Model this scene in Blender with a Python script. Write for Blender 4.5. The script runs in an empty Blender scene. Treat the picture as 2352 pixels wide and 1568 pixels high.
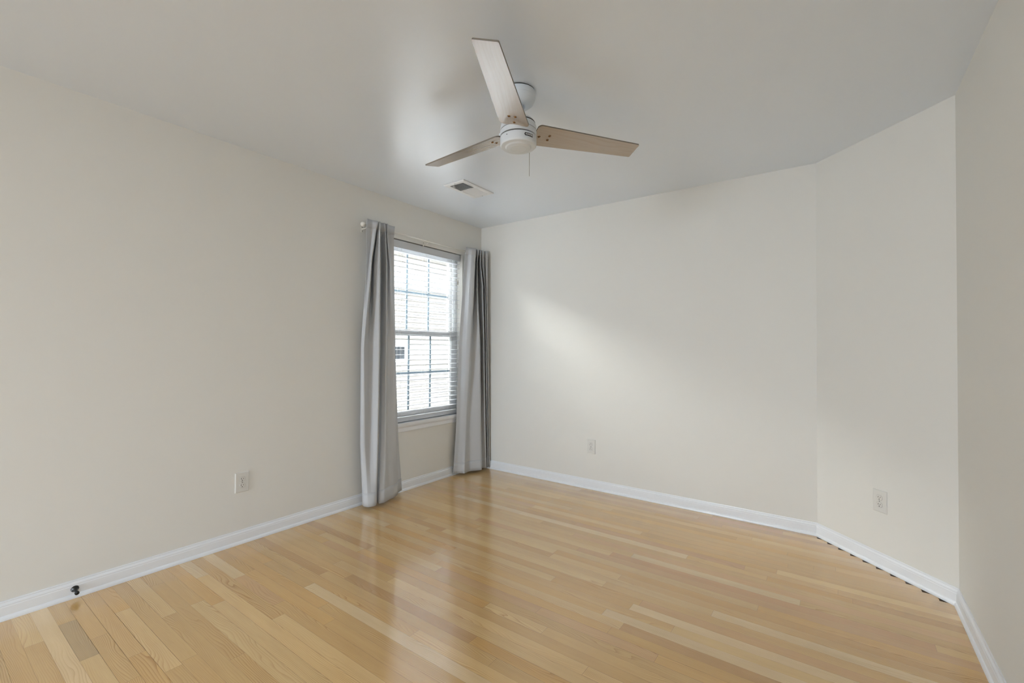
import bpy, bmesh, math, random
from mathutils import Vector, Matrix

random.seed(7)
C = bpy.context.scene.collection
S = bpy.context.scene
R = math.radians

# ------------------------------------------------------------------ camera
cam_d = bpy.data.cameras.new('camera')
cam = bpy.data.objects.new('camera', cam_d)
C.objects.link(cam)
YAW, PITCH, ROLL = -0.6272458, 0.0143094, 0.0059321
fw = Vector((math.sin(YAW) * math.cos(PITCH), math.cos(YAW) * math.cos(PITCH), math.sin(PITCH)))
r0 = Vector((math.cos(YAW), -math.sin(YAW), 0))
u0 = r0.cross(fw)
rt = r0 * math.cos(ROLL) + u0 * math.sin(ROLL)
up = -r0 * math.sin(ROLL) + u0 * math.cos(ROLL)
M = Matrix((rt, up, -fw)).transposed().to_4x4()
M.translation = Vector((2.98534, -3.56731, 1.21063))
cam.matrix_world = M
cam_d.sensor_width = 36
cam_d.lens = 1036.534 / 2352 * 36
cam_d.clip_start = 0.02
S.camera = cam

# ------------------------------------------------------------------ light
w = bpy.data.worlds.new('overcast_sky')
S.world = w
w.use_nodes = True
bg = w.node_tree.nodes['Background']
bg.inputs['Color'].default_value = (0.90, 0.978, 1.10, 1)
bg.inputs['Strength'].default_value = 23.0

sun_d = bpy.data.lights.new('sun', 'SUN')
sun = bpy.data.objects.new('sun', sun_d)
C.objects.link(sun)
sun_d.energy = 50.0
sun_d.angle = R(45.0)                  # veiled sun, low over the neighbour's roof
sun_d.color = (1.0, 0.97, 0.92)
sun.rotation_euler = Vector((-0.85, -0.36, 0.46)).to_track_quat('Z', 'Y').to_euler()
sun.location = (-8, -4, 6)

S.view_settings.view_transform = 'Standard'
S.view_settings.look = 'None'
S.view_settings.gamma = 1
S.view_settings.use_curve_mapping = False
S.view_settings.exposure = 0.18
S.cycles.use_denoising = True
S.cycles.max_bounces = 12
S.cycles.diffuse_bounces = 7
S.cycles.glossy_bounces = 4
S.cycles.transparent_max_bounces = 12

# ------------------------------------------------------------------ dimensions (metres)
H = 2.44                    # ceiling
X1, D = 2.866, 0.576        # back wall length, diagonal run
XR = X1 + D                 # right wall
YR = -8.40                  # rear wall
TH = 0.14                   # wall thickness
WY0, WY1, WZ0, WZ1 = -1.225, -0.285, 0.565, 2.118   # front window opening


# ------------------------------------------------------------------ materials
def new_mat(name):
    m = bpy.data.materials.new(name)
    m.use_nodes = True
    nt = m.node_tree
    b = nt.nodes['Principled BSDF']
    return m, nt, b


def mat(name, col, rough=0.5, metal=0.0, spec=0.5, coat=0.0, bump=0.0, bump_scale=200.0, vary=0.0):
    m, nt, b = new_mat(name)
    b.inputs['Base Color'].default_value = (*col, 1)
    b.inputs['Roughness'].default_value = rough
    b.inputs['Metallic'].default_value = metal
    b.inputs['Specular IOR Level'].default_value = spec
    b.inputs['Coat Weight'].default_value = coat
    b.inputs['Coat Roughness'].default_value = 0.2
    if bump or vary:
        tc = nt.nodes.new('ShaderNodeTexCoord')
        n = nt.nodes.new('ShaderNodeTexNoise')
        n.inputs['Scale'].default_value = bump_scale
        n.inputs['Detail'].default_value = 3
        nt.links.new(tc.outputs['Object'], n.inputs['Vector'])
        if bump:
            bp = nt.nodes.new('ShaderNodeBump')
            bp.inputs['Strength'].default_value = bump
            bp.inputs['Distance'].default_value = 0.002
            nt.links.new(n.outputs['Fac'], bp.inputs['Height'])
            nt.links.new(bp.outputs['Normal'], b.inputs['Normal'])
        if vary:
            mx = nt.nodes.new('ShaderNodeMix')
            mx.data_type = 'RGBA'
            mx.inputs['A'].default_value = (*[c * (1 - vary) for c in col], 1)
            mx.inputs['B'].default_value = (*[min(1, c * (1 + vary)) for c in col], 1)
            nt.links.new(n.outputs['Fac'], mx.inputs['Factor'])
            nt.links.new(mx.outputs['Result'], b.inputs['Base Color'])
    return m


M_WALL = mat('wall_paint', (0.757, 0.747, 0.708), 0.55, spec=0.25, bump=0.04, bump_scale=160)
M_CEIL = mat('ceiling_paint', (0.755, 0.815, 0.895), 0.34, spec=0.5, coat=1.0, bump=0.06, bump_scale=120)
M_CEIL.node_tree.nodes['Principled BSDF'].inputs['Coat Roughness'].default_value = 0.30
M_TRIM = mat('trim_paint', (0.82, 0.845, 0.88), 0.3, spec=0.5)
M_VINYL = mat('white_vinyl', (0.78, 0.79, 0.80), 0.35)
M_BLIND = mat('blind_white', (0.60, 0.62, 0.65), 0.4)
M_GRID = mat('muntin_backlit', (0.24, 0.31, 0.36), 0.4)  # white bars; their backlit shade is put into the colour
M_CORD = mat('cord_white', (0.75, 0.75, 0.73), 0.8)
M_ROD = mat('rod_cream', (0.80, 0.78, 0.72), 0.35)
M_CURT = mat('curtain_cloth', (0.525, 0.535, 0.55), 0.75, spec=0.25, bump=0.15, bump_scale=700)
M_PLATE = mat('outlet_plate', (0.70, 0.69, 0.655), 0.35)
M_SLOT = mat('slot_black', (0.01, 0.01, 0.01), 0.6)
M_BLACK = mat('stop_black', (0.008, 0.008, 0.008), 0.35)
M_FAN = mat('fan_white', (0.71, 0.755, 0.80), 0.4)
M_EDGE = mat('blade_edge_taupe', (0.20, 0.175, 0.145), 0.5)
M_GAP = mat('fan_gap_black', (0.01, 0.01, 0.01), 0.5)
M_BRASS = mat('screw_bronze', (0.26, 0.155, 0.08), 0.18, metal=1.0)
M_STEEL = mat('screw_steel', (0.30, 0.30, 0.30), 0.35, metal=1.0)
M_CHAIN = mat('chain_metal', (0.35, 0.33, 0.30), 0.35, metal=1.0)
M_LOGO = mat('logo_black', (0.008, 0.008, 0.008), 0.4)
M_LOGOT = mat('logo_silver', (0.75, 0.75, 0.75), 0.4)
M_DUCT = mat('duct_dark', (0.03, 0.03, 0.03), 0.7)
M_SUB = mat('floor_gap', (0.10, 0.055, 0.025), 0.8)
M_SIDING = mat('siding_cream', (0.235, 0.216, 0.186), 0.6)
M_NTRIM = mat('neighbour_trim', (0.85, 0.85, 0.84), 0.5)
M_NGLASS = mat('neighbour_glass', (0.02, 0.025, 0.03), 0.08)
M_GROUND = mat('grey_paving', (0.13, 0.13, 0.135), 0.9, vary=0.25, bump_scale=6)
M_BRICK = mat('grey_brick', (0.13, 0.13, 0.135), 0.85, vary=0.25, bump_scale=12)  # unseen outer faces, kept dark to limit bounce onto the siding
M_BOUNCE = mat('bounce_pale', (0.60, 0.59, 0.57), 0.85, vary=0.06, bump_scale=9)

# clear glass: lets light straight through, with a faint mirror sheen
M_GLASS, nt, b = new_mat('window_glass')
nt.nodes.remove(b)
tr = nt.nodes.new('ShaderNodeBsdfTransparent')
tr.inputs['Color'].default_value = (0.97, 0.985, 0.98, 1)
gl = nt.nodes.new('ShaderNodeBsdfGlossy')
gl.inputs['Roughness'].default_value = 0.02
fr = nt.nodes.new('ShaderNodeFresnel')
fr.inputs['IOR'].default_value = 1.35
mx = nt.nodes.new('ShaderNodeMixShader')
nt.links.new(fr.outputs['Fac'], mx.inputs['Fac'])
nt.links.new(tr.outputs['BSDF'], mx.inputs[1])
nt.links.new(gl.outputs['BSDF'], mx.inputs[2])
nt.links.new(mx.outputs['Shader'], nt.nodes['Material Output'].inputs['Surface'])


def wood(name, base, attr, line_freq, line_dark, rough, coat, warp=2.2, pore=0.12, bump=0.08):
    """Oak: wavy growth lines running along U, fine pores, a per-board tint from a colour attribute."""
    m, nt, b = new_mat(name)
    N, L = nt.nodes.new, nt.links.new

    def math_(op, a, c=None, **kw):
        n = N('ShaderNodeMath')
        n.operation = op
        for i, v in enumerate((a, c)):
            if v is None:
                continue
            if isinstance(v, (int, float)):
                n.inputs[i].default_value = v
            else:
                L(v, n.inputs[i])
        return n.outputs[0]

    uv = N('ShaderNodeUVMap')
    uv.uv_map = 'UVMap'
    sep = N('ShaderNodeSeparateXYZ')
    L(uv.outputs['UV'], sep.inputs[0])
    mp = N('ShaderNodeMapping')
    mp.inputs['Scale'].default_value = (1.5, 9.0, 1)
    L(uv.outputs['UV'], mp.inputs['Vector'])
    n1 = N('ShaderNodeTexNoise')
    n1.inputs['Scale'].default_value = 1.0
    n1.inputs['Detail'].default_value = 2.0
    L(mp.outputs['Vector'], n1.inputs['Vector'])
    ph = math_('ADD', math_('MULTIPLY', sep.outputs['Y'], line_freq),
               math_('MULTIPLY', n1.outputs['Fac'], warp * 6.0))
    fr_ = math_('FRACT', ph)
    # sharp late-wood edge: slow rise, quick fall
    line = math_('POWER', fr_, 3.5)
    # lines fade in and out along the board
    mp2 = N('ShaderNodeMapping')
    mp2.inputs['Scale'].default_value = (0.7, 6.0, 1)
    mp2.inputs['Location'].default_value = (5, 3, 0)
    L(uv.outputs['UV'], mp2.inputs['Vector'])
    n2 = N('ShaderNodeTexNoise')
    n2.inputs['Scale'].default_value = 1.0
    L(mp2.outputs['Vector'], n2.inputs['Vector'])
    fade = N('ShaderNodeMapRange')
    fade.inputs['From Min'].default_value = 0.36
    fade.inputs['From Max'].default_value = 0.66
    L(n2.outputs['Fac'], fade.inputs['Value'])
    line = math_('MULTIPLY', line, fade.outputs[0])
    # fine pores
    mp3 = N('ShaderNodeMapping')
    mp3.inputs['Scale'].default_value = (14.0, 520.0, 1)
    L(uv.outputs['UV'], mp3.inputs['Vector'])
    n3 = N('ShaderNodeTexNoise')
    n3.inputs['Scale'].default_value = 1.0
    n3.inputs['Detail'].default_value = 1.0
    L(mp3.outputs['Vector'], n3.inputs['Vector'])
    # slow mottling
    mp4 = N('ShaderNodeMapping')
    mp4.inputs['Scale'].default_value = (3.0, 40.0, 1)
    L(uv.outputs['UV'], mp4.inputs['Vector'])
    n4 = N('ShaderNodeTexNoise')
    n4.inputs['Scale'].default_value = 1.0
    n4.inputs['Detail'].default_value = 2.0
    L(mp4.outputs['Vector'], n4.inputs['Vector'])
    dark = math_('ADD', math_('MULTIPLY', line, line_dark),
                 math_('ADD', math_('MULTIPLY', math_('SUBTRACT', n3.outputs['Fac'], 0.5), pore * 2),
                       math_('MULTIPLY', math_('SUBTRACT', n4.outputs['Fac'], 0.5), 0.30)))
    mixc = N('ShaderNodeMix')
    mixc.data_type = 'RGBA'
    mixc.clamp_factor = False
    L(dark, mixc.inputs['Factor'])
    if attr:
        at = N('ShaderNodeAttribute')
        at.attribute_name = attr
        src = at.outputs['Color']
    else:
        rgb = N('ShaderNodeRGB')
        rgb.outputs[0].default_value = (*base, 1)
        src = rgb.outputs[0]
    dk = N('ShaderNodeMix')
    dk.data_type = 'RGBA'
    dk.blend_type = 'MULTIPLY'
    dk.inputs['Factor'].default_value = 1.0
    L(src, dk.inputs['A'])
    dk.inputs['B'].default_value = (0.56, 0.39, 0.23, 1)
    L(src, mixc.inputs['A'])
    L(dk.outputs['Result'], mixc.inputs['B'])
    L(mixc.outputs['Result'], b.inputs['Base Color'])
    b.inputs['Roughness'].default_value = rough
    b.inputs['Coat Weight'].default_value = coat
    b.inputs['Coat Roughness'].default_value = rough * 0.9
    bp = N('ShaderNodeBump')
    bp.inputs['Strength'].default_value = bump
    bp.inputs['Distance'].default_value = 0.001
    L(math_('MULTIPLY', dark, -1.0), bp.inputs['Height'])
    L(bp.outputs['Normal'], b.inputs['Normal'])
    return m


M_FLOOR = wood('oak_floor', None, 'tint', 150.0, 0.80, 0.17, 1.0, warp=3.0)
M_FLOOR.node_tree.nodes['Principled BSDF'].inputs['Coat IOR'].default_value = 1.55
M_BLADE = wood('bleached_oak', (0.40, 0.315, 0.225), None, 70.0, 0.30, 0.24, 1.0, warp=1.2, pore=0.10)
M_BLADE.node_tree.nodes['Principled BSDF'].inputs['Coat IOR'].default_value = 1.85


# ------------------------------------------------------------------ mesh helpers
def obj(name, bm, m, parent=None, smooth=False):
    me = bpy.data.meshes.new(name)
    bmesh.ops.recalc_face_normals(bm, faces=bm.faces)
    bm.to_mesh(me)
    bm.free()
    for mm in (m if isinstance(m, (list, tuple)) else [m]):
        me.materials.append(mm)
    if smooth:
        for p in me.polygons:
            p.use_smooth = True
    o = bpy.data.objects.new(name, me)
    C.objects.link(o)
    if parent:
        o.parent = parent
        o.matrix_parent_inverse = parent.matrix_world.inverted()
    return o


def thing(name, label, cat, loc=(0, 0, 0), group=None):
    o = bpy.data.objects.new(name, None)
    C.objects.link(o)
    o.location = loc
    o.matrix_world = Matrix.Translation(loc)
    o.empty_display_size = 0.1
    o['label'] = label
    o['category'] = cat
    if group:
        o['group'] = group
    return o


def struct(o, label=None):
    o['kind'] = 'structure'
    if label:
        o['label'] = label
    return o


def box(bm, x0, x1, y0, y1, z0, z1, mat_index=0):
    vs = [bm.verts.new((x, y, z)) for x in (x0, x1) for y in (y0, y1) for z in (z0, z1)]
    fs = []
    for q in ((0, 1, 3, 2), (4, 6, 7, 5), (0, 4, 5, 1), (2, 3, 7, 6), (0, 2, 6, 4), (1, 5, 7, 3)):
        f = bm.faces.new([vs[i] for i in q])
        f.material_index = mat_index
        fs.append(f)
    return vs


def bevel_all(bm, amt, seg=2):
    bmesh.ops.bevel(bm, geom=bm.edges[:] , offset=amt, segments=seg, profile=0.7, affect='EDGES', clamp_overlap=True)


def prism(bm, pts, z0, z1):
    n = len(pts)
    a = [bm.verts.new((x, y, z0)) for x, y in pts]
    b_ = [bm.verts.new((x, y, z1)) for x, y in pts]
    bm.faces.new(a[::-1])
    bm.faces.new(b_)
    for i in range(n):
        j = (i + 1) % n
        bm.faces.new((a[i], a[j], b_[j], b_[i]))


def lathe(bm, prof, seg=48, axis='Z', origin=(0, 0, 0)):
    """prof: list of (radius, height)."""
    rings = []
    o = Vector(origin)
    for r_, h in prof:
        ring = []
        if r_ < 1e-6:
            p = Vector((0, 0, h))
            ring = [p]
        else:
            for k in range(seg):
                a = 2 * math.pi * k / seg
                ring.append(Vector((r_ * math.cos(a), r_ * math.sin(a), h)))
        if axis == 'X':
            ring = [Vector((p.z, p.x, p.y)) for p in ring]
        elif axis == 'Y':
            ring = [Vector((p.y, p.z, p.x)) for p in ring]
        rings.append([bm.verts.new(o + p) for p in ring])
    for a, b_ in zip(rings, rings[1:]):
        if len(a) == 1 and len(b_) == 1:
            continue
        if len(a) == 1:
            for k in range(seg):
                bm.faces.new((a[0], b_[k], b_[(k + 1) % seg]))
        elif len(b_) == 1:
            for k in range(seg):
                bm.faces.new((a[k], a[(k + 1) % seg], b_[0]))
        else:
            for k in range(seg):
                j = (k + 1) % seg
                bm.faces.new((a[k], a[j], b_[j], b_[k]))
    return rings


def tube(bm, pts, rad, seg=8):
    pts = [Vector(p) for p in pts]
    rings = []
    for i, p in enumerate(pts):
        t = (pts[min(i + 1, len(pts) - 1)] - pts[max(i - 1, 0)]).normalized()
        ref = Vector((0, 0, 1)) if abs(t.z) < 0.9 else Vector((1, 0, 0))
        a = t.cross(ref).normalized()
        b_ = t.cross(a)
        rr = rad[i] if isinstance(rad, (list, tuple)) else rad
        rings.append([bm.verts.new(p + (a * math.cos(2 * math.pi * k / seg) + b_ * math.sin(2 * math.pi * k / seg)) * rr) for k in range(seg)])
    for A, B in zip(rings, rings[1:]):
        for k in range(seg):
            j = (k + 1) % seg
            bm.faces.new((A[k], A[j], B[j], B[k]))
    bm.faces.new(rings[0][::-1])
    bm.faces.new(rings[-1])


def smooth_by_angle(o, ang=35):
    me = o.data
    for p in me.polygons:
        p.use_smooth = True
    bm = bmesh.new()
    bm.from_mesh(me)
    for e in bm.edges:
        if len(e.link_faces) == 2 and e.calc_face_angle(0) > R(ang):
            e.smooth = False
    bm.to_mesh(me)
    bm.free()
    return o


# ------------------------------------------------------------------ room shell
bm = bmesh.new()
box(bm, -TH, 0, YR - TH, WY0, 0, H)
box(bm, -TH, 0, WY1, TH, 0, H)
box(bm, -TH, 0, WY0, WY1, 0, WZ0)
box(bm, -TH, 0, WY0, WY1, WZ1, H)
bm.normal_update()
for f in bm.faces:
    if all(v.co.x < -TH + 1e-4 for v in f.verts):
        f.material_index = 1                       # brick outside
struct(obj('wall_left', bm, [M_WALL, M_BRICK]))

bm = bmesh.new()
prism(bm, [(0, 0), (X1, 0), (X1 + 0.058, TH), (0, TH)], 0, H)
struct(obj('wall_back', bm, M_WALL))

k = math.tan(R(22.5)) * TH
bm = bmesh.new()
prism(bm, [(X1, 0), (XR, -D), (XR + TH, -D + k), (X1 + k, TH)], 0, H)
struct(obj('wall_diagonal', bm, M_WALL))

# unseen openings added behind the camera for fill light: (wall, from, to)
RX0, RX1 = 0.25, 1.60                     # added window in the rear wall
RZ0, RZ1 = 0.06, 2.34
SY0, SY1 = -4.02, -3.74                   # added slit window in the right wall, sized for fill light
bm = bmesh.new()
prism(bm, [(XR, SY1), (XR + TH, SY1), (XR + TH, -D + k), (XR, -D)], 0, H)
box(bm, XR, XR + TH, YR - TH, SY0, 0, H)
box(bm, XR, XR + TH, SY0, SY1, 0, RZ0)
box(bm, XR, XR + TH, SY0, SY1, RZ1, H)
struct(obj('wall_right', bm, M_WALL))

bm = bmesh.new()
box(bm, 0, RX0, YR - TH, YR, 0, H)
box(bm, RX1, XR, YR - TH, YR, 0, H)
box(bm, RX0, RX1, YR - TH, YR, 0, RZ0)
box(bm, RX0, RX1, YR - TH, YR, RZ1, H)
struct(obj('wall_rear', bm, M_WALL))

room = [(-TH, YR - TH), (XR + TH, YR - TH), (XR + TH, -D + k), (X1 + k, TH), (-TH, TH)]
bm = bmesh.new()
prism(bm, room, H, H + 0.12)
struct(obj('ceiling', bm, M_CEIL))
bm = bmesh.new()
prism(bm, room, H + 0.121, H + 4.2)
struct(obj('sky_block_upper', bm, M_BRICK), 'unseen block above this room, added to cut sky light')  # added out of view to keep sky off the neighbour's siding

# ---- floor: every strip board is laid in rows parallel to the back wall
W = 0.05675
Y00 = -3.121
NOTED = {  # row: (from x, to x, tone)
    0: [(0.25, 0.625, 'olive'), (0.625, 1.42, 'light')],
    7: [(0.02, 0.527, 'tan'), (0.527, 1.45, 'light')],
    11: [(0.838, 1.9, 'tan')],
    15: [(0.60, 1.523, 'tan'), (1.523, 2.1, 'light')],
    16: [(0.02, 0.746, 'brown'), (0.746, 1.9, 'tan')],
    19: [(2.208, 2.85, 'light')],
    21: [(1.638, 1.957, 'light')],
    22: [(0.03, 0.69, 'brown')],
    25: [(2.213, 3.43, 'brown')],
    28: [(2.19, 3.43, 'pale')],
    32: [(1.619, 2.04, 'light')],
    36: [(1.892, 3.3, 'red')],
    37: [(2.0, 2.83, 'pale')],
    41: [(1.509, 2.556, 'red')],
    53: [(2.241, 2.679, 'red')],
}
TONE = {'tan': (0.56, 0.345, 0.125), 'light': (0.62, 0.405, 0.165), 'pale': (0.64, 0.450, 0.225),
        'olive': (0.46, 0.300, 0.130), 'brown': (0.48, 0.275, 0.098), 'red': (0.52, 0.290, 0.115),
        'honey': (0.57, 0.335, 0.108), 'rose': (0.55, 0.325, 0.130)}
PICK = ['tan'] * 9 + ['light'] * 4 + ['honey'] * 6 + ['rose'] * 2 + ['pale', 'brown']
bm = bmesh.new()
uvl = bm.loops.layers.uv.new('UVMap')
tint = bm.loops.layers.float_color.new('tint')
sub = 0.004


def xmax(y):
    return XR if y <= -D else X1 + (-y)


def xlim(y0, y1):
    return min(xmax(y0), xmax(y1)) - 0.002


row0 = math.floor((YR - Y00) / W)
row1 = math.ceil((0 - Y00) / W)
for rw in range(row0, row1):
    y0 = Y00 + rw * W
    y1 = min(y0 + W, -0.002)
    y0 = max(y0, YR + 0.002)
    if y1 - y0 < 0.004:
        continue
    xm = xlim(y0, y1)
    cuts = []
    noted = sorted(NOTED.get(rw, []))
    x = 0.002
    segs = []

    def fill(a, c):
        x_ = a
        while c - x_ > 1e-4:
            ln = random.choice([0.4, 0.6, 0.8, 1.0, 1.2, 1.5, 1.8, 2.1]) * random.uniform(0.85, 1.15)
            if x_ == 0.002 and a == 0.002:
                ln *= random.uniform(0.3, 1)
            e = x_ + ln
            if c - e < 0.28:
                e = c
            segs.append((x_, e, random.choice(PICK)))
            x_ = e

    for a, c, t in noted:
        a = 0.002 if a < 0.08 else a
        c = min(c, xm)
        if a - x > 0.05:
            fill(x, a)
        segs.append((a, c, t))
        x = c
    if xm - x > 0.01:
        fill(x, xm)
    for a, c, t in segs:
        col = TONE[t]
        v = random.uniform(0.95, 1.05)
        hsh = random.uniform(-0.04, 0.04)
        v *= 1.20
        col = (col[0] * v, col[1] * v * (1.03 + hsh * 0.4), col[2] * v * (1.10 + hsh), 1.0)
        g = random.choice([0.0001, 0.0002, 0.0002, 0.0003, 0.0005])
        e = 0.0003
        q = [(a + e, y0 + g), (c - e, y0 + g), (c - e, y1 - g), (a + e, y1 - g)]
        f = bm.faces.new([bm.verts.new((px, py, 0)) for px, py in q])
        ou, ov = random.uniform(0, 60), random.uniform(0, 60)
        for lp, (px, py) in zip(f.loops, q):
            lp[uvl].uv = (px - a + ou, py - y0 + ov)
            lp[tint] = col
fl_pts = [(0, YR), (XR, YR), (XR, -D), (X1, 0), (0, 0)]
a_ = [bm.verts.new((x, y, -sub)) for x, y in fl_pts]
f = bm.faces.new(a_)
f.material_index = 1
b_ = [bm.verts.new((x, y, -0.12)) for x, y in fl_pts]
f = bm.faces.new(b_[::-1])
f.material_index = 1
for i in range(5):
    j = (i + 1) % 5
    f = bm.faces.new((a_[i], b_[i], b_[j], a_[j]))
    f.material_index = 1
fo = obj('floor', bm, [M_FLOOR, M_SUB])
for p in fo.data.polygons:                     # boards face up
    pass
struct(fo)

# ---- baseboards with a shoe moulding, mitred at the corners
PROF = [(0.0, 0.0), (0.0190, 0.0), (0.0188, 0.006), (0.0172, 0.012), (0.0145, 0.017), (0.0112, 0.0195),
        (0.0110, 0.021), (0.0110, 0.056), (0.0095, 0.060), (0.0100, 0.0645), (0.0085, 0.0685), (0.0050, 0.0735),
        (0.0042, 0.0755), (0.0052, 0.0785), (0.0040, 0.083), (0.0, 0.083)]


def baseboard(name, p0, p1, n, m0, m1):
    """p0->p1 along the wall foot, n = inward normal; m0/m1: shift along the wall per unit of offset at each end."""
    bm = bmesh.new()
    p0, p1, n = Vector(p0), Vector(p1), Vector(n)
    t = (p1 - p0).normalized()
    A, B = [], []
    for off, z in PROF:
        a = p0 + n * off + t * (m0 * off)
        c = p1 + n * off - t * (m1 * off)
        A.append(bm.verts.new((a.x, a.y, z + 0.0003)))
        B.append(bm.verts.new((c.x, c.y, z + 0.0003)))
    k_ = len(PROF)
    for i in range(k_):
        j = (i + 1) % k_
        bm.faces.new((A[i], A[j], B[j], B[i]))
    bm.faces.new(A)
    bm.faces.new(B[::-1])
    return struct(obj(name, bm, M_TRIM))


T = math.tan(R(22.5))
s2 = math.sqrt(0.5)
baseboard('baseboard_left', (0, YR), (0, 0), (1, 0), 1, 1)
baseboard('baseboard_back', (0, 0), (X1, 0), (0, -1), 1, T)
baseboard('baseboard_diagonal', (X1, 0), (XR, -D), (-s2, -s2), T, T)
baseboard('baseboard_right', (XR, -D), (XR, YR), (-1, 0), T, 1)
baseboard('baseboard_rear', (0, YR), (XR, YR), (0, 1), 1, 1)

# ------------------------------------------------------------------ front window
win = thing('window_1', '', '', (-0.10, (WY0 + WY1) / 2, WZ0))
del win['label']
del win['category']
struct(win, 'white double-hung window with grids coloured as backlit behind the blind')


def rect_frame(bm, x0, x1, y0, y1, z0, z1, wl, wr, wb, wt):
    box(bm, x0, x1, y0, y0 + wl, z0, z1)
    box(bm, x0, x1, y1 - wr, y1, z0, z1)
    box(bm, x0, x1, y0 + wl, y1 - wr, z0, z0 + wb)
    box(bm, x0, x1, y0 + wl, y1 - wr, z1 - wt, z1)


bm = bmesh.new()
rect_frame(bm, -0.139, -0.066, WY0, WY1, WZ0, WZ1, 0.024, 0.024, 0.026, 0.030)
for s, yy in ((1, WY0 + 0.024), (-1, WY1 - 0.024)):         # jamb tracks
    for xa in (-0.098, -0.082, -0.070):
        box(bm, xa, xa + 0.003, min(yy, yy + s * 0.010), max(yy, yy + s * 0.010), WZ0 + 0.026, WZ1 - 0.03)
obj('window_frame', bm, M_VINYL, win)
GY0, GY1 = -1.147, -0.363


def sash(name, x0, x1, z0, z1, wb, wt, gz0, gz1):
    bm = bmesh.new()
    rect_frame(bm, x0, x1, WY0 + 0.034, WY1 - 0.034, z0, z1, GY0 - WY0 - 0.034, WY1 - 0.034 - GY1, wb, wt)
    # glazing bead
    rect_frame(bm, x0 + 0.004, x1 - 0.010, GY0 - 0.001, GY1 + 0.001, gz0 - 0.001, gz1 + 0.001, 0.008, 0.008, 0.008, 0.008)
    s = obj(name, bm, M_VINYL, win)
    xm_ = (x0 + x1) / 2
    bm = bmesh.new()
    for y in (-0.885, -0.626):
        box(bm, xm_ - 0.003, xm_ + 0.003, y - 0.009, y + 0.009, gz0, gz1)
    zc = (gz0 + gz1) / 2
    for ya, yb in ((GY0, -0.894), (-0.876, -0.635), (-0.617, GY1)):
        box(bm, xm_ - 0.003, xm_ + 0.003, ya, yb, zc - 0.009, zc + 0.009)
    obj('muntin_grid', bm, M_GRID, s)
    bm = bmesh.new()
    box(bm, xm_ - 0.007, xm_ - 0.004, GY0 + 0.001, GY1 - 0.001, gz0 + 0.001, gz1 - 0.001)
    obj('glass_pane', bm, M_GLASS, s)
    return s


sash('upper_sash', -0.128, -0.099, 1.320, 2.087, 0.036, 0.042, 1.356, 2.045)
low = sash('lower_sash', -0.097, -0.068, 0.592, 1.357, 0.058, 0.037, 0.650, 1.320)
bm = bmesh.new()
box(bm, -0.068, -0.060, -0.79, -0.73, 1.340, 1.356)
obj('sash_lock', bm, M_VINYL, low)

# sill board and apron
bm = bmesh.new()
box(bm, -0.066, 0.0, WY0 + 0.0, WY1 - 0.0, WZ0 - 0.006, WZ0 + 0.009)
box(bm, 0.0, 0.030, WY0 - 0.035, WY1 + 0.035, WZ0 - 0.012, WZ0 + 0.009)
obj('window_sill', bm, M_TRIM, win)
bm = bmesh.new()
PA = [(0.0, 0.497), (0.008, 0.497), (0.011, 0.503), (0.011, 0.530), (0.014, 0.537), (0.018, 0.542), (0.020, 0.553), (0.0, 0.553)]
A = [bm.verts.new((x, WY0 - 0.03, z)) for x, z in PA]
B = [bm.verts.new((x, WY1 + 0.03, z)) for x, z in PA]
for i in range(len(PA)):
    j = (i + 1) % len(PA)
    bm.faces.new((A[i], A[j], B[j], B[i]))
bm.faces.new(A)
bm.faces.new(B[::-1])
obj('window_apron', bm, M_TRIM, win)

# ------------------------------------------------------------------ blind
BY0, BY1 = WY0 + 0.012, WY1 - 0.014
bl = thing('window_blind', 'white horizontal slat blind, fully lowered and open, hung inside the window recess', 'blind', (-0.037, (BY0 + BY1) / 2, WZ1))
bm = bmesh.new()
box(bm, -0.062, -0.016, BY0 + 0.004, BY1 - 0.006, 2.066, 2.106)
obj('headrail', bm, M_BLIND, bl)
bm = bmesh.new()
box(bm, -0.015, -0.007, BY0, BY1 - 0.016, 2.050, 2.110)
box(bm, -0.055, -0.007, BY1 - 0.012, BY1 - 0.008, 2.050, 2.110)
bevel_all(bm, 0.0015, 1)
obj('valance', bm, M_BLIND, bl)
zs = 0.6635
nsl = 0
base_slat = None
while zs < 2.045:
    if base_slat is None:
        bm = bmesh.new()
        n = 8
        topv, botv = [], []
        for i in range(n + 1):
            t = i / n
            x = -0.0615 + 0.049 * t
            crown = 0.0022 * (1 - (2 * t - 1) ** 2)
            th = 0.0016 if 0 < i < n else 0.0013
            topv.append((x, crown + th))
            botv.append((x, crown - th))
        loop = topv + botv[::-1]
        A = [bm.verts.new((x, BY0 + 0.006, z)) for x, z in loop]
        B = [bm.verts.new((x, BY1 - 0.012, z)) for x, z in loop]
        for i in range(len(loop)):
            j = (i + 1) % len(loop)
            bm.faces.new((A[i], A[j], B[j], B[i]))
        bm.faces.new(A)
        bm.faces.new(B[::-1])
        o = obj('slat', bm, M_BLIND, bl)
        base_slat = o
    else:
        o = base_slat.copy()
        C.objects.link(o)
        o.parent = bl
        o.matrix_parent_inverse = base_slat.matrix_parent_inverse.copy()
    o.location = (0, 0, zs)
    zs += 0.0438
bm = bmesh.new()
box(bm, -0.062, -0.012, BY0 + 0.006, BY1 - 0.012, 0.5790, 0.6180)
bevel_all(bm, 0.003, 2)
obj('bottom_rail', bm, M_BLIND, bl)
for y in (-1.03, -0.745, -0.43):
    bm = bmesh.new()
    for x in (-0.0635, -0.0105):
        tube(bm, [(x, y, 0.624), (x, y, 2.066)], 0.0009, 5)
    tube(bm, [(-0.0365, y + 0.012, 0.580), (-0.0365, y + 0.012, 2.066)], 0.0009, 5)
    obj('ladder_cord', bm, M_CORD, bl)
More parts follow.
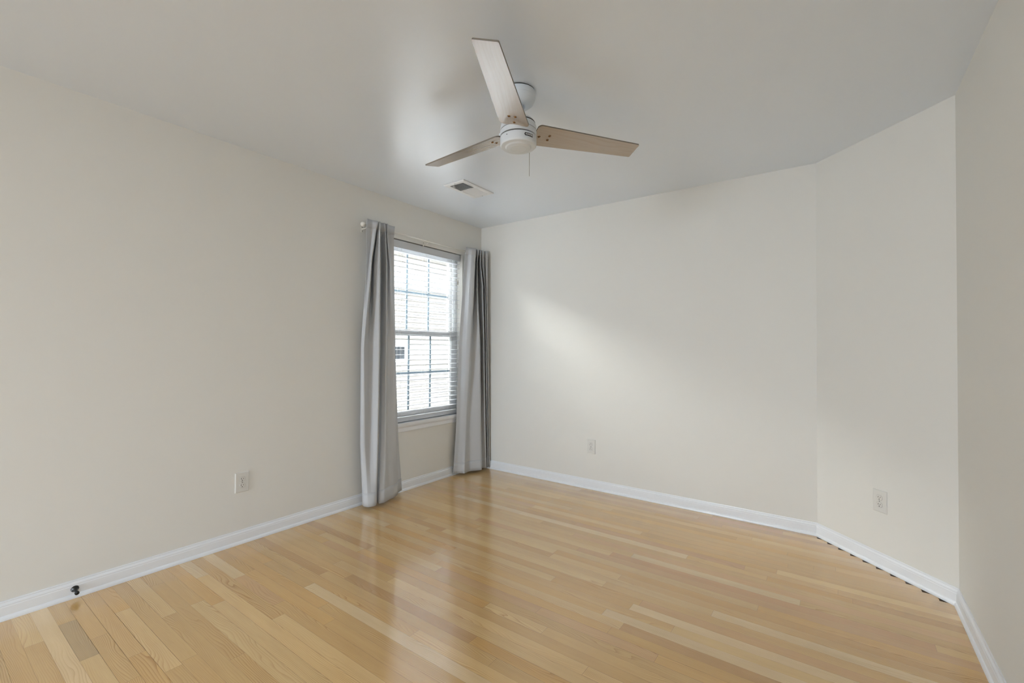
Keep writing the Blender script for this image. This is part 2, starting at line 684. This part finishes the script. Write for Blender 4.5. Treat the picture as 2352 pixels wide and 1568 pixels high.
for y, z in ((-0.345, 1.86), (-0.335, 1.24)):
    bm = bmesh.new()
    tube(bm, [(-0.006, y, 2.052), (-0.004, y, z)], 0.0012, 6)
    c = obj('pull_cord', bm, M_CORD, bl)
    bm = bmesh.new()
    lathe(bm, [(0, 0.004), (0.004, 0.002), (0.0055, -0.012), (0.007, -0.036), (0.005, -0.040), (0, -0.040)], 12, origin=(-0.004, y, z))
    obj('cord_tassel', bm, M_CORD if z < 1.5 else M_CHAIN, c, True)

# ------------------------------------------------------------------ curtain rod
RODX, RODZ = 0.060, 2.144
rod = thing('curtain_rod', 'thin cream curtain rod with a round ball end above the window', 'curtain rod', (RODX, -0.75, RODZ))
bm = bmesh.new()
tube(bm, [(RODX, -1.455, RODZ), (RODX, -0.045, RODZ)], 0.0055, 14)
obj('pole', bm, M_ROD, rod, True)
for y, s in ((-1.455, -1), (-0.045, 1)):
    bm = bmesh.new()
    pr = [(0, -0.022), (0.010, -0.0205), (0.0165, -0.014), (0.019, -0.004), (0.0175, 0.006), (0.011, 0.014), (0.008, 0.018), (0.008, 0.026), (0, 0.026)]
    lathe(bm, [(r_, -s * h) for r_, h in pr], 24, 'Y', (RODX, y + s * 0.010, RODZ))
    obj('finial', bm, M_ROD, rod, True)
for y in (-1.437, -0.80, -0.075):
    bm = bmesh.new()
    box(bm, 0.0005, 0.003, y - 0.006, y + 0.006, 2.098, 2.142)
    box(bm, 0.003, RODX - 0.006, y - 0.003, y + 0.003, RODZ - 0.0245, RODZ - 0.0195)
    tube(bm, [(RODX - 0.011, y, RODZ - 0.023), (RODX - 0.001, y, RODZ - 0.015), (RODX + 0.0085, y, RODZ - 0.009), (RODX + 0.0105, y, RODZ), (RODX + 0.0085, y, RODZ + 0.009), (RODX + 0.002, y, RODZ + 0.012)], 0.0024, 8)
    br = obj('bracket', bm, M_ROD, rod)
    for z in (2.104, 2.136):
        bm = bmesh.new()
        lathe(bm, [(0.0, 0.0065), (0.003, 0.006), (0.0035, 0.004), (0.0035, 0.0035), (0, 0.0035)], 10, 'X', (0, y, z))
        obj('bracket_screw', bm, M_STEEL, br)

# ------------------------------------------------------------------ curtains
CL = [
    (2.185, [(0.09, -1.4559), (0.085, -1.4049), (0.1, -1.3659), (0.08, -1.3464), (0.088, -1.3444), (0.1, -1.3434), (0.08, -1.3196), (0.085, -1.3068), (0.1, -1.2977), (0.085, -1.2774), (0.1, -1.2724), (0.078, -1.2419), (0.08, -1.2001), (0.085, -1.1867)]),
    (2.08, [(0.1, -1.4678), (0.085, -1.4155), (0.115, -1.3982), (0.03, -1.3262), (0.088, -1.3623), (0.12, -1.3584), (0.035, -1.2863), (0.075, -1.2893), (0.115, -1.2999), (0.08, -1.2679), (0.11, -1.2812), (0.06, -1.2305), (0.075, -1.2123), (0.085, -1.1964)]),
    (1.85, [(0.095, -1.4593), (0.09, -1.4361), (0.13, -1.4423), (0.012, -1.3452), (0.09, -1.3865), (0.135, -1.3672), (0.03, -1.2745), (0.07, -1.2826), (0.13, -1.2973), (0.08, -1.2502), (0.115, -1.2548), (0.06, -1.2016), (0.045, -1.1718), (0.04, -1.1544)]),
    (1.2, [(0.07, -1.4832), (0.09, -1.4861), (0.11, -1.4852), (0.075, -1.417), (0.1, -1.396), (0.14, -1.3688), (0.06, -1.2982), (0.09, -1.2987), (0.13, -1.2969), (0.1, -1.2604), (0.11, -1.2343), (0.125, -1.2121), (0.08, -1.1684), (0.05, -1.1414)]),
    (0.5, [(0.07, -1.4813), (0.1, -1.4921), (0.115, -1.4725), (0.1, -1.4268), (0.12, -1.4024), (0.15, -1.3831), (0.09, -1.3273), (0.115, -1.3221), (0.14, -1.3005), (0.12, -1.2678), (0.125, -1.2294), (0.125, -1.1871), (0.07, -1.1361), (0.03, -1.0916)]),
    (0.022, [(0.08, -1.4611), (0.115, -1.4704), (0.145, -1.4617), (0.16, -1.4421), (0.165, -1.4225), (0.16, -1.3991), (0.115, -1.3568), (0.15, -1.3636), (0.16, -1.3249), (0.135, -1.253), (0.125, -1.2021), (0.095, -1.1467), (0.055, -1.1044), (0.03, -1.0469)]),
]
CR = [
    (2.18, [(0.075, -0.3198), (0.085, -0.2869), (0.1, -0.2593), (0.11, -0.2126), (0.085, -0.1734), (0.115, -0.179), (0.09, -0.136), (0.115, -0.1423), (0.09, -0.1023), (0.12, -0.118), (0.095, -0.0673), (0.12, -0.0702), (0.125, -0.0417)]),
    (2.05, [(0.07, -0.3315), (0.075, -0.2932), (0.115, -0.2879), (0.13, -0.2476), (0.035, -0.1268), (0.12, -0.2033), (0.03, -0.0817), (0.135, -0.1749), (0.085, -0.1017), (0.135, -0.1314), (0.09, -0.0598), (0.125, -0.0749), (0.13, -0.0534)]),
    (1.8, [(0.06, -0.3456), (0.075, -0.3156), (0.115, -0.3105), (0.135, -0.27), (0.05, -0.1582), (0.125, -0.2065), (0.035, -0.0768), (0.14, -0.1381), (0.07, -0.0398), (0.135, -0.1016), (0.1, -0.0486), (0.125, -0.0654), (0.13, -0.0508)]),
    (1.2, [(0.05, -0.3832), (0.065, -0.3537), (0.105, -0.3364), (0.125, -0.3027), (0.085, -0.2314), (0.145, -0.1842), (0.06, -0.0694), (0.145, -0.1209), (0.1, -0.0525), (0.145, -0.0869), (0.11, -0.0336), (0.13, -0.0479), (0.135, -0.0402)]),
    (0.5, [(0.045, -0.4032), (0.06, -0.3711), (0.085, -0.3496), (0.1, -0.323), (0.09, -0.2741), (0.15, -0.1728), (0.1, -0.1029), (0.15, -0.1026), (0.11, -0.0435), (0.15, -0.0719), (0.12, -0.0246), (0.14, -0.0355), (0.14, -0.0216)]),
    (0.022, [(0.04, -0.4343), (0.055, -0.3966), (0.085, -0.3688), (0.11, -0.3536), (0.1, -0.2739), (0.16, -0.1664), (0.12, -0.1083), (0.155, -0.0866), (0.12, -0.0368), (0.15, -0.0566), (0.13, -0.0215), (0.145, -0.0262), (0.145, -0.0158)]),
]


def cr(p0, p1, p2, p3, t, k_=0.25):
    m1 = [(c - a) * k_ for a, c in zip(p0, p2)]
    m2 = [(c - a) * k_ for a, c in zip(p1, p3)]
    h00, h10 = 2 * t ** 3 - 3 * t ** 2 + 1, t ** 3 - 2 * t ** 2 + t
    h01, h11 = -2 * t ** 3 + 3 * t ** 2, t ** 3 - t ** 2
    return [h00 * a + h10 * b1 + h01 * c + h11 * d1 for a, b1, c, d1 in zip(p1, m1, p2, m2)]


def xmin_curtain(z):
    if z < 0.62:
        return 0.034
    return 0.012 + 0.066 * min(1, max(0, (z - 2.085) / 0.04))


def curtain(label, levels, group, xmin):
    zs_ = [z for z, _ in levels]
    NV, NU = 64, 6
    rows = []
    for v in range(NV + 1):
        z = zs_[0] + (zs_[-1] - zs_[0]) * v / NV
        for i in range(len(zs_) - 1):
            if zs_[i] >= z >= zs_[i + 1] - 1e-9:
                break
        t = (zs_[i] - z) / (zs_[i] - zs_[i + 1])
        t = t * t * (3 - 2 * t) * 0.35 + t * 0.65
        ctl = [[a * (1 - t) + c * t for a, c in zip(p, q)] for p, q in zip(levels[i][1], levels[i + 1][1])]
        pts = []
        n = len(ctl)
        for j in range(n - 1):
            for s in range(NU):
                pts.append(cr(ctl[max(j - 1, 0)], ctl[j], ctl[j + 1], ctl[min(j + 2, n - 1)], s / NU))
        pts.append(ctl[-1])
        rows.append([(max(x, xmin(z)), min(y, -0.010), z) for x, y in pts])
    root = thing('curtain', label, 'curtain', (0.085, sum(p[1] for p in rows[0]) / len(rows[0]), zs_[-1]), group)

    def sheet(name, rr, off, th):
        bm = bmesh.new()
        g = []
        for r_ in rr:
            ln = []
            for j, p in enumerate(r_):
                a, c = Vector(r_[max(j - 1, 0)]), Vector(r_[min(j + 1, len(r_) - 1)])
                t_ = c - a
                nrm = Vector((t_.y, -t_.x, 0))
                if nrm.length > 1e-9:
                    nrm.normalize()
                ln.append(bm.verts.new(Vector(p) + nrm * off))
            g.append(ln)
        for a, c in zip(g, g[1:]):
            for j in range(len(a) - 1):
                bm.faces.new((a[j], a[j + 1], c[j + 1], c[j]))
        o = obj(name, bm, M_CURT, root, True)
        md = o.modifiers.new('thickness', 'SOLIDIFY')
        md.thickness = th
        md.offset = 0
        return o

    sheet('cloth', rows, 0.0, 0.0016)
    sheet('hem', rows[-4:], 0.0, 0.0036)
    sheet('rod_pocket', rows[:3], 0.0, 0.0036)
    return root


curtain('light grey curtain panel left of the window, hanging to the floor', CL, 'grey curtain panels', xmin_curtain)
curtain('light grey curtain panel right of the window, filling the room corner', CR, 'grey curtain panels', xmin_curtain)


# ------------------------------------------------------------------ electrical outlets
def outlet(label, loc, ang, flip=False):
    """Built facing +X at the origin, then turned about Z by ang."""
    root = thing('wall_outlet', label, 'outlet', (0, 0, 0), 'white duplex outlets')
    bm = bmesh.new()
    hw, hh = 0.0400, 0.0610
    v0 = [(0.0003, -hw, -hh), (0.0003, hw, -hh), (0.0003, hw, hh), (0.0003, -hw, hh)]
    c1 = [(0.0042, y * 0.975, z * 0.985) for _, y, z in v0]
    c2 = [(0.0060, y * 0.90, z * 0.935) for _, y, z in v0]
    rings = [[bm.verts.new(p) for p in q] for q in (v0, c1, c2)]
    for a, c in zip(rings, rings[1:]):
        for i in range(4):
            j = (i + 1) % 4
            bm.faces.new((a[i], a[j], c[j], c[i]))
    bm.faces.new(rings[0][::-1])
    bm.faces.new(rings[2])
    obj('cover_plate', bm, M_PLATE, root)
    for zc in (0.0195, -0.0195):
        bm = bmesh.new()
        pts = []
        for i in range(28):
            a = 2 * math.pi * i / 28
            y, z = 0.0172 * math.cos(a), 0.0172 * math.sin(a)
            z = max(-0.0140, min(0.0140, z))
            pts.append((y, z + zc))
        A = [bm.verts.new((0.0058, y, z)) for y, z in pts]
        B = [bm.verts.new((0.0072, y * 0.97, (z - zc) * 0.97 + zc)) for y, z in pts]
        for i in range(28):
            j = (i + 1) % 28
            bm.faces.new((A[i], A[j], B[j], B[i]))
        bm.faces.new(A[::-1])
        bm.faces.new(B)
        rc = obj('receptacle', bm, M_PLATE, root)
        bm = bmesh.new()                                     # dark seam round the receptacle
        A = [bm.verts.new((0.0061, y * 1.045, (z - zc) * 1.045 + zc)) for y, z in pts]
        B = [bm.verts.new((0.0061, y, z)) for y, z in pts]
        for i in range(28):
            j = (i + 1) % 28
            bm.faces.new((A[i], A[j], B[j], B[i]))
        obj('seam', bm, M_STEEL, rc)
        s = -1 if flip else 1
        bm = bmesh.new()
        box(bm, 0.0066, 0.0075, -0.0075, -0.0051, zc + s * 0.003 - 0.0042, zc + s * 0.003 + 0.0042)
        obj('slot', bm, M_SLOT, rc)
        bm = bmesh.new()
        box(bm, 0.0066, 0.0075, 0.0051, 0.0073, zc + s * 0.003 - 0.0034, zc + s * 0.003 + 0.0034)
        obj('slot', bm, M_SLOT, rc)
        bm = bmesh.new()
        lathe(bm, [(0.0026, 0.0066), (0.0026, 0.0076), (0, 0.0076)], 14, 'X', (0, 0, zc - s * 0.0080))
        obj('ground_hole', bm, M_SLOT, rc)
    bm = bmesh.new()
    lathe(bm, [(0.0034, 0.0058), (0.0034, 0.0064), (0.0018, 0.0070), (0, 0.0071)], 14, 'X')
    obj('screw', bm, M_STEEL, root)
    root.location = loc
    root.rotation_euler = (0, 0, ang)
    return root


outlet('white duplex outlet on the left wall between door stop and curtain', (0, -2.279, 0.3745), 0)
outlet('white duplex outlet on the back wall, mounted upside down', (1.2505, 0, 0.365), R(-90), True)
outlet('white duplex outlet on the short diagonal wall', (3.1685, -0.3025, 0.367), R(-135))

# ------------------------------------------------------------------ door stop
ds = thing('door_stop', 'black dome-based door stop screwed to the left baseboard', 'door stop', (0.011, -3.028, 0.044))
bm = bmesh.new()
lathe(bm, [(0.0, 0.0), (0.0150, 0.0), (0.0150, 0.003), (0.0135, 0.0055), (0.0100, 0.009), (0.0072, 0.015), (0.0060, 0.022), (0.0058, 0.036), (0, 0.036)], 32, 'X')
a = obj('base', bm, M_BLACK, None, True)
smooth_by_angle(a, 40)
bm = bmesh.new()
lathe(bm, [(0.0, 0.036), (0.0064, 0.036), (0.0084, 0.038), (0.0088, 0.045), (0.0080, 0.048), (0.0, 0.049)], 32, 'X')
c = obj('rubber_tip', bm, M_BLACK, None, True)
bm = bmesh.new()
lathe(bm, [(0.0, 0.0072), (0.0020, 0.0066), (0.0026, 0.0040), (0, 0.004)], 12, 'X', (0, -0.0115, -0.001))
d_ = obj('screw', bm, M_STEEL, None, True)
for o in (a, c, d_):
    o.parent = ds
ds.rotation_euler = (0, R(9), 0)
ds.location = (0.0118, -3.0275, 0.044)

# ------------------------------------------------------------------ ceiling vent
VX0, VX1, VY0, VY1 = 0.567, 0.770, -1.125, -0.771
vent = thing('ceiling_vent', 'white rectangular air register on the ceiling near the window', 'vent', ((VX0 + VX1) / 2, (VY0 + VY1) / 2, H))
IX0, IX1, IY0, IY1 = VX0 + 0.036, VX1 - 0.034, VY0 + 0.030, VY1 - 0.036
YM = (IY0 + IY1) / 2 - 0.012
bm = bmesh.new()
zt, zb = H - 0.0003, H - 0.0100
outer = [(VX0, VY0), (VX1, VY0), (VX1, VY1), (VX0, VY1)]
mid = [(VX0 + 0.010, VY0 + 0.010), (VX1 - 0.010, VY0 + 0.010), (VX1 - 0.010, VY1 - 0.010), (VX0 + 0.010, VY1 - 0.010)]
inn = [(IX0, IY0), (IX1, IY0), (IX1, IY1), (IX0, IY1)]
rg = [[bm.verts.new((x, y, z)) for x, y in q] for q, z in ((outer, zt), (outer, zt - 0.0065), (mid, zb), (inn, zb), (inn, zt))]
for a, c in zip(rg, rg[1:]):
    for i in range(4):
        j = (i + 1) % 4
        bm.faces.new((a[i], a[j], c[j], c[i]))
box(bm, IX0, IX1, YM - 0.004, YM + 0.004, zb, zt)
obj('frame', bm, M_VINYL, vent)
bm = bmesh.new()
box(bm, IX0, IX1, IY0, IY1, zt - 0.0006, zt)
obj('duct_opening', bm, M_DUCT, vent)
for ya, yb, s in ((IY0, YM - 0.004, 1), (YM + 0.004, IY1, -1)):
    n = 11
    for i in range(n):
        y = ya + (yb - ya) * (i + 0.5) / n
        bm = bmesh.new()
        dy = 0.0042
        t = 0.0005
        q = [(y - s * dy, zb + 0.0002), (y - s * dy + t, zb + 0.0002), (y + s * dy + t, zt - 0.001), (y + s * dy, zt - 0.001)]
        A = [bm.verts.new((IX0, yy, z)) for yy, z in q]
        B = [bm.verts.new((IX1, yy, z)) for yy, z in q]
        for k_ in range(4):
            j = (k_ + 1) % 4
            bm.faces.new((A[k_], A[j], B[j], B[k_]))
        bm.faces.new(A)
        bm.faces.new(B[::-1])
        obj('louver', bm, M_VINYL, vent)
bm = bmesh.new()
box(bm, IX0 + 0.028, IX0 + 0.034, IY0 + 0.004, IY0 + 0.026, zb - 0.010, zb + 0.002)
bevel_all(bm, 0.001, 1)
obj('damper_lever', bm, M_VINYL, vent)
for yy in (VY0 + 0.014, VY1 - 0.018):
    bm = bmesh.new()
    lathe(bm, [(0, zb - 0.0020), (0.003, zb - 0.0015), (0.0038, zb + 0.0003), (0, zb + 0.0003)], 12, origin=((VX0 + VX1) / 2, yy, 0))
    obj('screw', bm, M_STEEL, vent, True)

# ------------------------------------------------------------------ ceiling fan
FX, FY = 1.7432, -1.8118
fan = thing('ceiling_fan', 'white three-blade ceiling fan with pale wood blades and pull chain', 'ceiling fan', (FX, FY, H))


def part(name, prof, m, seg=64, ang=30, parent=None):
    bm = bmesh.new()
    lathe(bm, prof, seg, origin=(FX, FY, 0))
    return smooth_by_angle(obj(name, bm, m, parent or fan), ang)


part('canopy_gap_shadow', [(0, H - 0.0003), (0.0775, H - 0.0003), (0.0775, H - 0.005), (0, H - 0.005)], M_GAP)  # black disc paints the shadow between canopy and ceiling
part('canopy', [(0, 2.4345), (0.0800, 2.4345), (0.0805, 2.432), (0.0805, 2.4085), (0.0795, 2.4080), (0.0795, 2.4065), (0.0800, 2.4060), (0.0785, 2.398), (0.072, 2.384),
                (0.060, 2.3735), (0.046, 2.368), (0.034, 2.3665), (0.030, 2.3700), (0.027, 2.380), (0, 2.380)], M_FAN)
part('downrod', [(0, 2.381), (0.0135, 2.381), (0.0135, 2.356), (0.0245, 2.352), (0.0245, 2.342), (0.0135, 2.338), (0.0135, 2.300), (0, 2.300)], M_FAN, 32)
part('motor_core', [(0, 2.300), (0.060, 2.300), (0.0805, 2.285), (0.0805, 2.185), (0, 2.185)], M_GAP)
part('motor_housing', [(0.0135, 2.310), (0.045, 2.308), (0.064, 2.303), (0.0745, 2.294), (0.0805, 2.284), (0.0780, 2.283)], M_FAN)
part('motor_collar', [(0.0780, 2.279), (0.0818, 2.279), (0.0848, 2.270), (0.0862, 2.258), (0.0862, 2.250), (0.0780, 2.250)], M_FAN)
part('blade_ring', [(0.0780, 2.2465), (0.0865, 2.2465), (0.0868, 2.240), (0.0868, 2.2225), (0.0780, 2.2225)], M_FAN)
sw = part('switch_housing', [(0.0780, 2.2165), (0.0865, 2.2165), (0.0870, 2.214), (0.0870, 2.184), (0.0858, 2.1775), (0.0825, 2.1735), (0.0785, 2.1722), (0.0640, 2.1722),
                             (0.0622, 2.1715), (0.0585, 2.1672), (0.0565, 2.1662), (0.0, 2.1662)], M_FAN)
# embossed ring on the cap
part('cap_ring', [(0.0360, 2.1664), (0.0365, 2.1658), (0.0372, 2.1664)], M_FAN, parent=sw)

# logo plate, wrapped on the housing
CA = R(-54.7)
la = CA + R(35)


def wrap(px, pz, rr):
    a = la + px / 0.087
    return (FX + rr * math.cos(a), FY + rr * math.sin(a), pz)


bm = bmesh.new()
shape = [(-0.0250, 2.2000), (-0.0215, 2.2068), (0.0215, 2.2068), (0.0215, 2.1925), (-0.0215, 2.1925)]
N_ = 14
top, bot = [], []
for i in range(N_ + 1):
    px = -0.0215 + 0.043 * i / N_
    top.append((px, 2.2068))
    bot.append((px, 2.1925))
outline = [(-0.0250, 2.1997)] + top + bot[::-1]
inner = [bm.verts.new(wrap(px, pz, 0.0868)) for px, pz in outline]
outer_ = [bm.verts.new(wrap(px, pz, 0.0880)) for px, pz in outline]
no = len(outline)
for i in range(no):
    j = (i + 1) % no
    bm.faces.new((inner[i], inner[j], outer_[j], outer_[i]))
T_, B_ = outer_[1:N_ + 2], outer_[N_ + 2:][::-1]
bm.faces.new((outer_[0], T_[0], B_[0]))
for i in range(N_):
    bm.faces.new((T_[i], T_[i + 1], B_[i + 1], B_[i]))
plate = obj('name_plate', bm, M_LOGO, sw)
cu = bpy.data.curves.new('lettering', 'FONT')
cu.body = 'HUNTER'
cu.size = 0.0112
cu.align_x = 'CENTER'
cu.align_y = 'CENTER'
cu.extrude = 0.0
cu.offset = 0.00025
tmp = bpy.data.objects.new('tmp_lettering', cu)
C.objects.link(tmp)
dg = bpy.context.evaluated_depsgraph_get()
me = bpy.data.meshes.new_from_object(tmp.evaluated_get(dg))
bpy.data.objects.remove(tmp)
bm = bmesh.new()
bm.from_mesh(me)
bpy.data.meshes.remove(me)
bmesh.ops.subdivide_edges(bm, edges=[e for e in bm.edges if e.calc_length() > 0.003], cuts=1)
ext = bmesh.ops.extrude_face_region(bm, geom=bm.faces[:])
newv = {v for v in ext['geom'] if isinstance(v, bmesh.types.BMVert)}
for v in bm.verts:
    rr = 0.0886 if v in newv else 0.0879
    v.co = Vector(wrap(v.co.x * 0.88, 2.19965 + v.co.y, rr))
obj('lettering', bm, M_LOGOT, plate)
ha = CA - R(38)
bm = bmesh.new()
lathe(bm, [(0.0, 0.0876), (0.0022, 0.0874), (0.0024, 0.0864), (0, 0.0864)], 12, 'X')
bmesh.ops.transform(bm, matrix=Matrix.Translation((FX, FY, 2.203)) @ Matrix.Rotation(ha, 4, 'Z'), verts=bm.verts)
obj('set_screw', bm, M_GAP, sw)

# blades
BZ, BT, TH0 = 2.23832, -0.23273, -1.05696
CORN = [(0.085, 0.060, 0.016), (0.651, -0.002, 0.006), (0.642, -0.101, 0.006), (0.074, -0.082, 0.020)]


def rounded(corners, seg=6):
    out = []
    n = len(corners)
    for i, (x, y, rad) in enumerate(corners):
        p = Vector((x, y))
        a = (Vector(corners[i - 1][:2]) - p).normalized()
        c = (Vector(corners[(i + 1) % n][:2]) - p).normalized()
        half = a.angle(c) / 2
        dist = rad / math.tan(half)
        cen = p + (a + c).normalized() * (rad / math.sin(half))
        s0, s1 = p + a * dist, p + c * dist
        v0, v1 = s0 - cen, s1 - cen
        an = v0.angle_signed(v1)
        for k_ in range(seg + 1):
            t = -an * k_ / seg
            out.append(cen + Vector((v0.x * math.cos(t) - v0.y * math.sin(t), v0.x * math.sin(t) + v0.y * math.cos(t))))
    return out


OUT = rounded(CORN)
SCR = [(0.1553, -0.0278), (0.1576, 0.0016), (0.1065, -0.0090)]
for kb in range(3):
    Mb = Matrix.Translation((FX, FY, BZ)) @ Matrix.Rotation(TH0 + kb * 2 * math.pi / 3, 4, 'Z') @ Matrix.Rotation(BT, 4, 'X')
    bm = bmesh.new()
    ul = bm.loops.layers.uv.new('UVMap')
    lo = [bm.verts.new((p.x, p.y, 0)) for p in OUT]
    hi = [bm.verts.new((p.x, p.y, 0.0065)) for p in OUT]
    bm.faces.new(lo[::-1])
    bm.faces.new(hi)
    n = len(OUT)
    for i in range(n):
        j = (i + 1) % n
        f = bm.faces.new((lo[i], lo[j], hi[j], hi[i]))
        f.material_index = 1
    off = (3.7 * kb + 1.3, 2.1 * kb + 0.4)
    for f in bm.faces:
        for lp in f.loops:
            lp[ul].uv = (lp.vert.co.x + off[0], lp.vert.co.y + off[1])
    bmesh.ops.transform(bm, matrix=Mb, verts=bm.verts)
    bld = obj('blade', bm, [M_BLADE, M_EDGE], fan)
    for sx, sy in SCR:
        bm = bmesh.new()
        lathe(bm, [(0, -0.0046), (0.0030, -0.0043), (0.0056, -0.0028), (0.0070, -0.0006), (0.0071, 0.0003), (0, 0.0003)], 20, origin=(sx, sy, 0))
        bmesh.ops.transform(bm, matrix=Mb, verts=bm.verts)
        obj('blade_screw', bm, M_BRASS, bld, True)
    bm = bmesh.new()
    vs = box(bm, 0.074, 0.150, -0.030, 0.034, 0.0068, 0.0098)
    box(bm, 0.074, 0.092, -0.026, 0.030, 0.0098, 0.020)
    bmesh.ops.transform(bm, matrix=Mb, verts=bm.verts)
    obj('blade_bracket', bm, M_FAN, bld)

# pull chain
pa = R(85.8)
cx, cy = FX + 0.0862 * math.cos(pa), FY + 0.0862 * math.sin(pa)
bm = bmesh.new()
z = 2.186
tube(bm, [(cx, cy, 2.186), (cx, cy, 2.060)], 0.0006, 6)
while z > 2.058:
    bmesh.ops.create_icosphere(bm, subdivisions=1, radius=0.0017, matrix=Matrix.Translation((cx, cy, z)))
    z -= 0.0042
obj('pull_chain', bm, M_CHAIN, fan, True)

# ------------------------------------------------------------------ rear windows added for fill light (behind the camera)
for i, (xa, xb, cen, ang) in enumerate(((RX0, RX1, ((RX0 + RX1) / 2, YR - TH / 2), 0), (SY0, SY1, (XR + TH / 2, (SY0 + SY1) / 2), R(90)))):
    o = thing('window_%d' % (i + 2), '', '', (0, 0, 0))  # invented windows, out of view, that let fill light in
    del o['label']
    del o['category']
    struct(o)
    hw = (xb - xa) / 2
    zc = (RZ0 + RZ1) / 2
    bm = bmesh.new()
    for a, c in ((-hw, -hw + 0.05), (hw - 0.05, hw)):
        box(bm, a, c, -0.02, 0.02, RZ0, RZ1)
    for e, f in ((RZ0, RZ0 + 0.05), (zc - 0.02, zc + 0.02), (RZ1 - 0.05, RZ1)):
        box(bm, -hw + 0.05, hw - 0.05, -0.02, 0.02, e, f)
    obj('window_frame', bm, M_VINYL, o)
    bm = bmesh.new()
    box(bm, -hw + 0.05, hw - 0.05, -0.002, 0.002, RZ0 + 0.05, RZ1 - 0.05)
    obj('glass_pane', bm, M_GLASS, o)
    o.location = (cen[0], cen[1], 0)
    o.rotation_euler = (0, 0, ang)
    ld = bpy.data.lights.new('daylight_portal', 'AREA')
    ld.shape = 'RECTANGLE'
    ld.size, ld.size_y = 2 * hw - 0.1, RZ1 - RZ0 - 0.1
    ld.cycles.is_portal = True
    lo_ = bpy.data.objects.new('daylight_portal', ld)
    C.objects.link(lo_)
    lo_.location = (cen[0] + 0.05 * math.sin(ang), cen[1] - 0.05 * math.cos(ang), zc)
    lo_.rotation_euler = (R(90), 0, ang)            # shines into the room

# ------------------------------------------------------------------ outside
GZ = -0.45
bm = bmesh.new()
vs = [bm.verts.new(p) for p in ((-14, -16, GZ), (14, -16, GZ), (14, 14, GZ), (-14, 14, GZ))]
bm.faces.new(vs)
vs2 = [bm.verts.new((v.co.x, v.co.y, GZ - 0.2)) for v in vs]
bm.faces.new(vs2[::-1])
for i in range(4):
    j = (i + 1) % 4
    bm.faces.new((vs[j], vs[i], vs2[i], vs2[j]))
struct(obj('ground', bm, M_GROUND), 'grey paving outside the house')
bm = bmesh.new()
box(bm, -3.98, -0.16, -7, 9, GZ, GZ + 0.03)  # unseen reflector added to throw light up at the ceiling
struct(obj('bounce_strip', bm, M_BOUNCE), 'unseen pale strip between the two houses, added to bounce light up')

NX = -4.0
bm = bmesh.new()
box(bm, -TH, XR + TH, TH + k + 0.01, 9, GZ, H + 4.2)  # added out of view to narrow the sky above the alley
struct(obj('sky_block_wing', bm, M_BRICK), 'unseen block beyond the back wall, added to cut sky light')

nb = thing('neighbouring_house', 'cream lap-sided neighbouring house seen through the blind slats', 'house', (NX, 2.0, GZ))
EXPO = 0.108
NZ0 = -0.01
prof = []
z = GZ
zz = NZ0 - 4 * EXPO
laps = []
while zz < 3.25:
    laps.append(zz)
    zz += EXPO
SW = (1.80, 2.475, 0.98, 1.222)
TR_ = 0.062
HY0, HY1, HZ0, HZ1 = SW[0] - TR_, SW[1] + TR_, SW[2] - TR_, SW[3] + TR_


def siding(bm, y0, y1, za, zb):
    for z0 in laps:
        a, c = max(z0, za), min(z0 + EXPO, zb)
        if c - a < 0.003:
            continue
        xa = NX + 0.022 * (1 - (a - z0) / EXPO)
        xb = NX + 0.022 * (1 - (c - z0) / EXPO)
        q = [(NX - 0.02, a), (xa, a), (xb, c), (NX - 0.02, c)]
        A = [bm.verts.new((x, y0, z_)) for x, z_ in q]
        B = [bm.verts.new((x, y1, z_)) for x, z_ in q]
        for k_ in range(4):
            j = (k_ + 1) % 4
            bm.faces.new((A[k_], A[j], B[j], B[k_]))
        bm.faces.new(A)
        bm.faces.new(B[::-1])


bm = bmesh.new()
siding(bm, -7, HY0, laps[0], 3.3)
siding(bm, HY1, 9, laps[0], 3.3)
siding(bm, HY0, HY1, laps[0], HZ0)
siding(bm, HY0, HY1, HZ1, 3.3)
box(bm, NX - 0.30, NX - 0.16, -7, 9, GZ, 3.3)
obj('siding', bm, M_SIDING, nb)
bm = bmesh.new()
rect_frame(bm, NX - 0.06, NX + 0.034, HY0, HY1, HZ0, HZ1, TR_, TR_, TR_, TR_)
nwf = obj('small_window', bm, M_NTRIM, nb)
bm = bmesh.new()
box(bm, NX - 0.05, NX - 0.045, SW[0], SW[1], SW[2], SW[3])
obj('pane', bm, M_NGLASS, nwf)
bm = bmesh.new()
prism_pts = [(NX + 0.35, 3.28), (NX + 0.35, 3.42), (NX - 4.0, 4.45), (NX - 4.0, 4.30), (NX - 0.05, 3.28)]
A = [bm.verts.new((x, -7.2, z_)) for x, z_ in prism_pts]
B = [bm.verts.new((x, 9.2, z_)) for x, z_ in prism_pts]
for i in range(5):
    j = (i + 1) % 5
    bm.faces.new((A[i], A[j], B[j], B[i]))
bm.faces.new(A)
bm.faces.new(B[::-1])
obj('roof', bm, M_NTRIM, nb)
